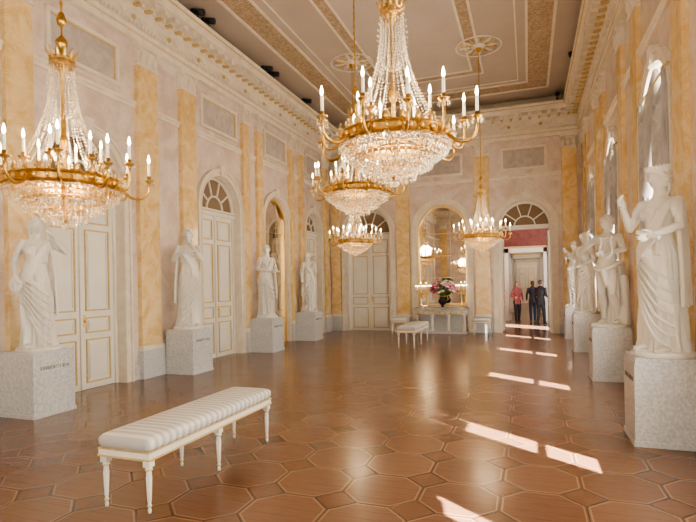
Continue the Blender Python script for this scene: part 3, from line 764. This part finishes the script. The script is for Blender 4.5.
f.lathe([(.092,.0),(.095,.01),(.092,.02)],'gold',20); f.lathe([(.078,.345),(.108,.37),(.1,.375)],'gold',20)
for s in(-1,1): f.tube([(s*.12,0,.22),(s*.18,0,.28),(s*.15,0,.35),(s*.08,0,.34)],.01,'gold',6)
for i in range(110):
    a=random.uniform(0,2*pi); e=random.uniform(-.15,1.45); rr=random.uniform(.24,.42)
    p=Vector((rr*math.cos(a)*math.cos(e)*1.05,rr*math.sin(a)*math.cos(e)*.62,.52+rr*math.sin(e)*.95))
    f.tube([(0,0,.35),(p.x*.4,p.y*.4,.45),p],.004,'leaf',4,sub=2)
    kk=random.choice(['fpink','fpink','fpink','fwhite','fwhite','fred','leaf']); 
    if kk=='leaf':
        for q in range(3): f.ell(p+Vector((random.uniform(-.04,.04),random.uniform(-.04,.04),random.uniform(-.04,.04))),(.05,.018,.03),'leaf',8,4)
    else:
        s=random.uniform(.038,.06); f.ell(p,(s*.5,)*3,kk,8,6)
        for q in range(6):
            aa=2*pi*q/6; n_=p.normalized(); e1=n_.orthogonal().normalized(); e2=n_.cross(e1)
            f.ell(p+(e1*math.cos(aa)+e2*math.sin(aa))*s*.7,(s*.55,s*.55,s*.5),kk,7,5)
f.obj('flower_arrangement',loc=(cx+.05,y0+.24,.80))
def candelabrum():
    g=MB()
    g.lathe([(0,0),(.09,0),(.1,.02),(.05,.05),(.03,.09),(.045,.14),(.02,.2),(.018,.42),(.04,.46),(.02,.5),(.015,.6),(0,.6)],'gold',16)
    for i in range(7):
        if i==6: x,y,z=0,0,.66; g.tube([(0,0,.55),(0,0,.66)],.008,'gold',6,sub=1)
        else:
            a=2*pi*i/6; x,y,z=.16*math.cos(a),.16*math.sin(a),.56; g.tube([(0,0,.46),(x*.5,y*.5,.42),(x,y,.47),(x,y,.56)],.009,'gold',6)
        g.lathe([(0,z-.02),(.03,z),(.03,z+.01),(.012,z+.015),(0,z+.015)],'gold',10,c=(x,y)); g.lathe([(0,z+.01),(.01,z+.01),(.01,z+.12),(0,z+.12)],'candle',8,c=(x,y)); g.lathe([(0,z+.12),(.009,z+.135),(.003,z+.165),(0,z+.166)],'bulb',8,c=(x,y))
    return g.mesh('candelabrum')
cm=candelabrum()
for s in(-1,1): mk('candelabrum',cm,None,(cx+s*.64,y0+.27,.80))

# ------------------------------------------------------------ spotlights on the cornice
s=MB()
s.box((-.03,-.03,0),(.03,.03,.10),'dark'); s.tube([(0,0,.08),(0,0,.18)],.014,'dark',8,sub=1)
s.tube([(-.08,0,.22),(.14,0,.16)],[.06,.065],'dark',14,sub=1); s.box((-.14,-.04,.19),(-.07,.04,.27),'dark')
sme=s.mesh('spotlight')
for y in (6.4,8.4,8.75,11.2,11.55,13.6): mk('spotlight',sme,None,(WL+.44,y,ez(6.42)))
for y in (9.8,13.2): mk('spotlight',sme,None,(WR-.44,y,ez(6.42)),(0,0,pi))
mk('spotlight',sme,None,(.9,WB-.44,ez(6.42)),(0,0,-pi/2))

# ------------------------------------------------------------ enfilade rooms beyond the doorway
c=BO[2][0]
Ys=[WB+.45,21.5,27,33,39]
mb=MB(); mb.box((-3.5,WB+.5,-.1),(3.5,40,0),'floor'); mb.obj('floor_enfilade')
mb=MB(); mb.box((-3.5,Ys[0],4.6),(3.5,40,4.7),'stone'); mb.obj('ceiling_enfilade')
cols=['red','pale','red','pale']
for i in range(4):
    mb=MB(); a,b_=Ys[i],Ys[i+1]; kk=cols[i]
    mb.box((-3.2,a,0),(-3.1,b_,4.6),kk); mb.box((3.1,a,0),(3.2,b_,4.6),kk)
    y=b_
    if i<3:
        hw,hh=.66,2.75
        mb.box((-3.2,y,0),(c-hw,y+.3,4.6),kk); mb.box((c+hw,y,0),(3.2,y+.3,4.6),kk); mb.box((c-hw,y,hh),(c+hw,y+.3,4.6),kk)
        for sx in (-1,1):
            x=c+sx*hw; mb.box((min(x,x+sx*.18),y-.05,0),(max(x,x+sx*.18),y+.35,hh+.18),'white')
            x2=c+sx*(hw-.04); mb.box((min(x2,x2+sx*.03),y+.3,0),(max(x2,x2+sx*.03),y+.95,hh-.02),'white')
        mb.box((c-hw-.18,y-.05,hh),(c+hw+.18,y+.35,hh+.18),'white'); mb.box((c-hw-.24,y-.09,hh+.18),(c+hw+.24,y,hh+.25),'goldpaint')
    else:
        mb.box((-3.2,y,0),(3.2,y+.1,4.6),kk)
        PE=lambda u,z,n:(u,y-n,z)
        dleaf(mb,PE,c-.6,c-.01,.02,2.6,.07); dleaf(mb,PE,c+.01,c+.6,.02,2.6,.07); frame(mb,PE,c-.75,c+.75,-.05,2.75,.14,0,.1,'white')
    mb.obj('wall_enfilade_%d'%(i+1))
def paint(y,x0,x1,z0,z1):
    pf=MB()
    P=lambda u,z,n:(u,y-n-.005,z); frame(pf,P,x0,x1,z0,z1,.07,0,.05,'gold'); pf.pbox(P,x0+.07,x1-.07,z0+.07,z1-.07,0,.02,'paint'); pf.obj('framed_painting')
paint(Ys[1],-2.2,-1.2,1.4,2.9); paint(Ys[1],1.1,2.2,1.3,2.7)
for y,e in ((19.2,50),(24.2,110),(30,100),(36,150)):
    l=bpy.data.lights.new('enfilade_lamp','POINT'); l.energy=e; l.color=(1,.88,.72); l.shadow_soft_size=.3; lo=bpy.data.objects.new('enfilade_lamp',l); sc.collection.objects.link(lo); lo.location=(.4,y,4.2)

# ------------------------------------------------------------ visitors
def visitor(loc,rz,h,top='coat',leg='jeans',female=False,stride=.1):
    E=empty('museum_visitor',loc,(0,0,rz),(h/1.75,)*3)
    def part(nm,b,vox=.012):
        o=b.obj(nm,E); r=o.modifiers.new('r','REMESH'); r.mode='VOXEL'; r.voxel_size=vox; r.use_smooth_shade=True; sm=o.modifiers.new('s','SMOOTH'); sm.iterations=2
    b=MB()
    for s in(-1,1):
        b.tube([(s*.08,0,.92),(s*.09,-.03+s*stride*.3,.5),(s*.09,s*stride,.06)],[.10,.066,.05],leg,12)
    b.ell((0,0,.92),(.165,.12,.12),leg); part('trousers',b)
    b=MB()
    for s in(-1,1): b.tube([(s*.09,s*stride+.05,.045),(s*.09,s*stride-.04,.045),(s*.095,s*stride-.16,.03)],[.045,.045,.03],'coat',10,flat=.8)
    part('shoes',b)
    b=MB(); w=.9 if female else 1
    R=[[(rx*w*math.cos(2*pi*j/24),ry*math.sin(2*pi*j/24),z) for j in range(24)] for z,rx,ry in ((.78,.19,.145),(.85,.185,.14),(1.0,.165,.125),(1.12,.155,.12),(1.25,.175,.13),(1.38,.195,.125),(1.45,.16,.1),(1.5,.08,.07),(1.53,.065,.06))]
    b.rings(R,top,True,True)
    hs=[]
    for s in(-1,1):
        sh=Vector((s*.185*w,0,1.41)); el=Vector((s*.25,.04,1.14)); wr=Vector((s*(.23 if s>0 else .17),-.1 if s>0 else -.2,.93 if s>0 else 1.1))
        b.ell(sh,(.06,.06,.06),top); b.tube([sh,sh.lerp(el,.4),el],[.06,.055,.046],top,10); b.tube([el,wr],[.046,.034],top,10,sub=1); b.ell(el,(.046,)*3,top); hs.append((wr,(wr-el).normalized(),s))
    part('jacket',b)
    b=MB()
    for wr,d,s in hs: hand(b,wr,d,Vector((-s,-.2,0)),'skin',1,.4)
    part('hands',b,.006)
    b=MB(); b.tube([(0,0,1.48),(0,-.005,1.6)],[.052,.05],'skin',12,sub=1); b.ell((0,-.012,1.645),(.072,.088,.108),'skin',32,24,fn=headfn)
    for s in(-1,1): b.ell((s*.073,.0,1.64),(.012,.02,.03),'skin',8,6)
    part('head',b,.006)
    b=MB()
    def hf(d,v):
        v=v.copy()
        if d.y<-.15 and d.z<.55: v*=.7
        return v
    b.ell((0,.012,1.665),(.084,.098,.10),'hair',24,16,fn=hf)
    if female: b.tube([(0,.06,1.66),(0,.085,1.55),(0,.08,1.42)],[.07,.065,.03],'hair',12)
    part('hair',b,.008)
visitor((.42,19.6,0),2.6,1.62,'coat','coat',False,.12)
visitor((.16,21.2,0),3.3,1.60,'coat','jeans',True,.05)
visitor((-.42,20.9,0),.4,1.56,'redcloth','coat',True,.08)

# ------------------------------------------------------------ light, world, camera
sun=bpy.data.lights.new('sun','SUN'); sun.energy=85; sun.color=(1,.95,.86); sun.angle=.009
so=bpy.data.objects.new('sun',sun); sc.collection.objects.link(so)
d=Vector((-1.25,.95,0)).normalized()*math.cos(math.radians(36)); d.z=-math.sin(math.radians(36))
so.rotation_euler=d.to_track_quat('-Z','Y').to_euler()
w=bpy.data.worlds.new('world'); sc.world=w; w.use_nodes=True
bg=w.node_tree.nodes['Background']; bg.inputs[0].default_value=(.90,.95,1,1); bg.inputs[1].default_value=6.0
cam=bpy.data.cameras.new('camera'); cam.sensor_width=36; cam.lens=503/696*36; cam.shift_y=23.4/696; cam.clip_end=200
co=bpy.data.objects.new('camera',cam); sc.collection.objects.link(co); co.location=(0,0,1.6)
co.rotation_euler=(pi/2,math.radians(1.1),math.radians(19.7)); sc.camera=co
sc.view_settings.view_transform='AgX'
try: sc.view_settings.look='AgX - Medium High Contrast'
except Exception: pass
sc.view_settings.exposure=.32
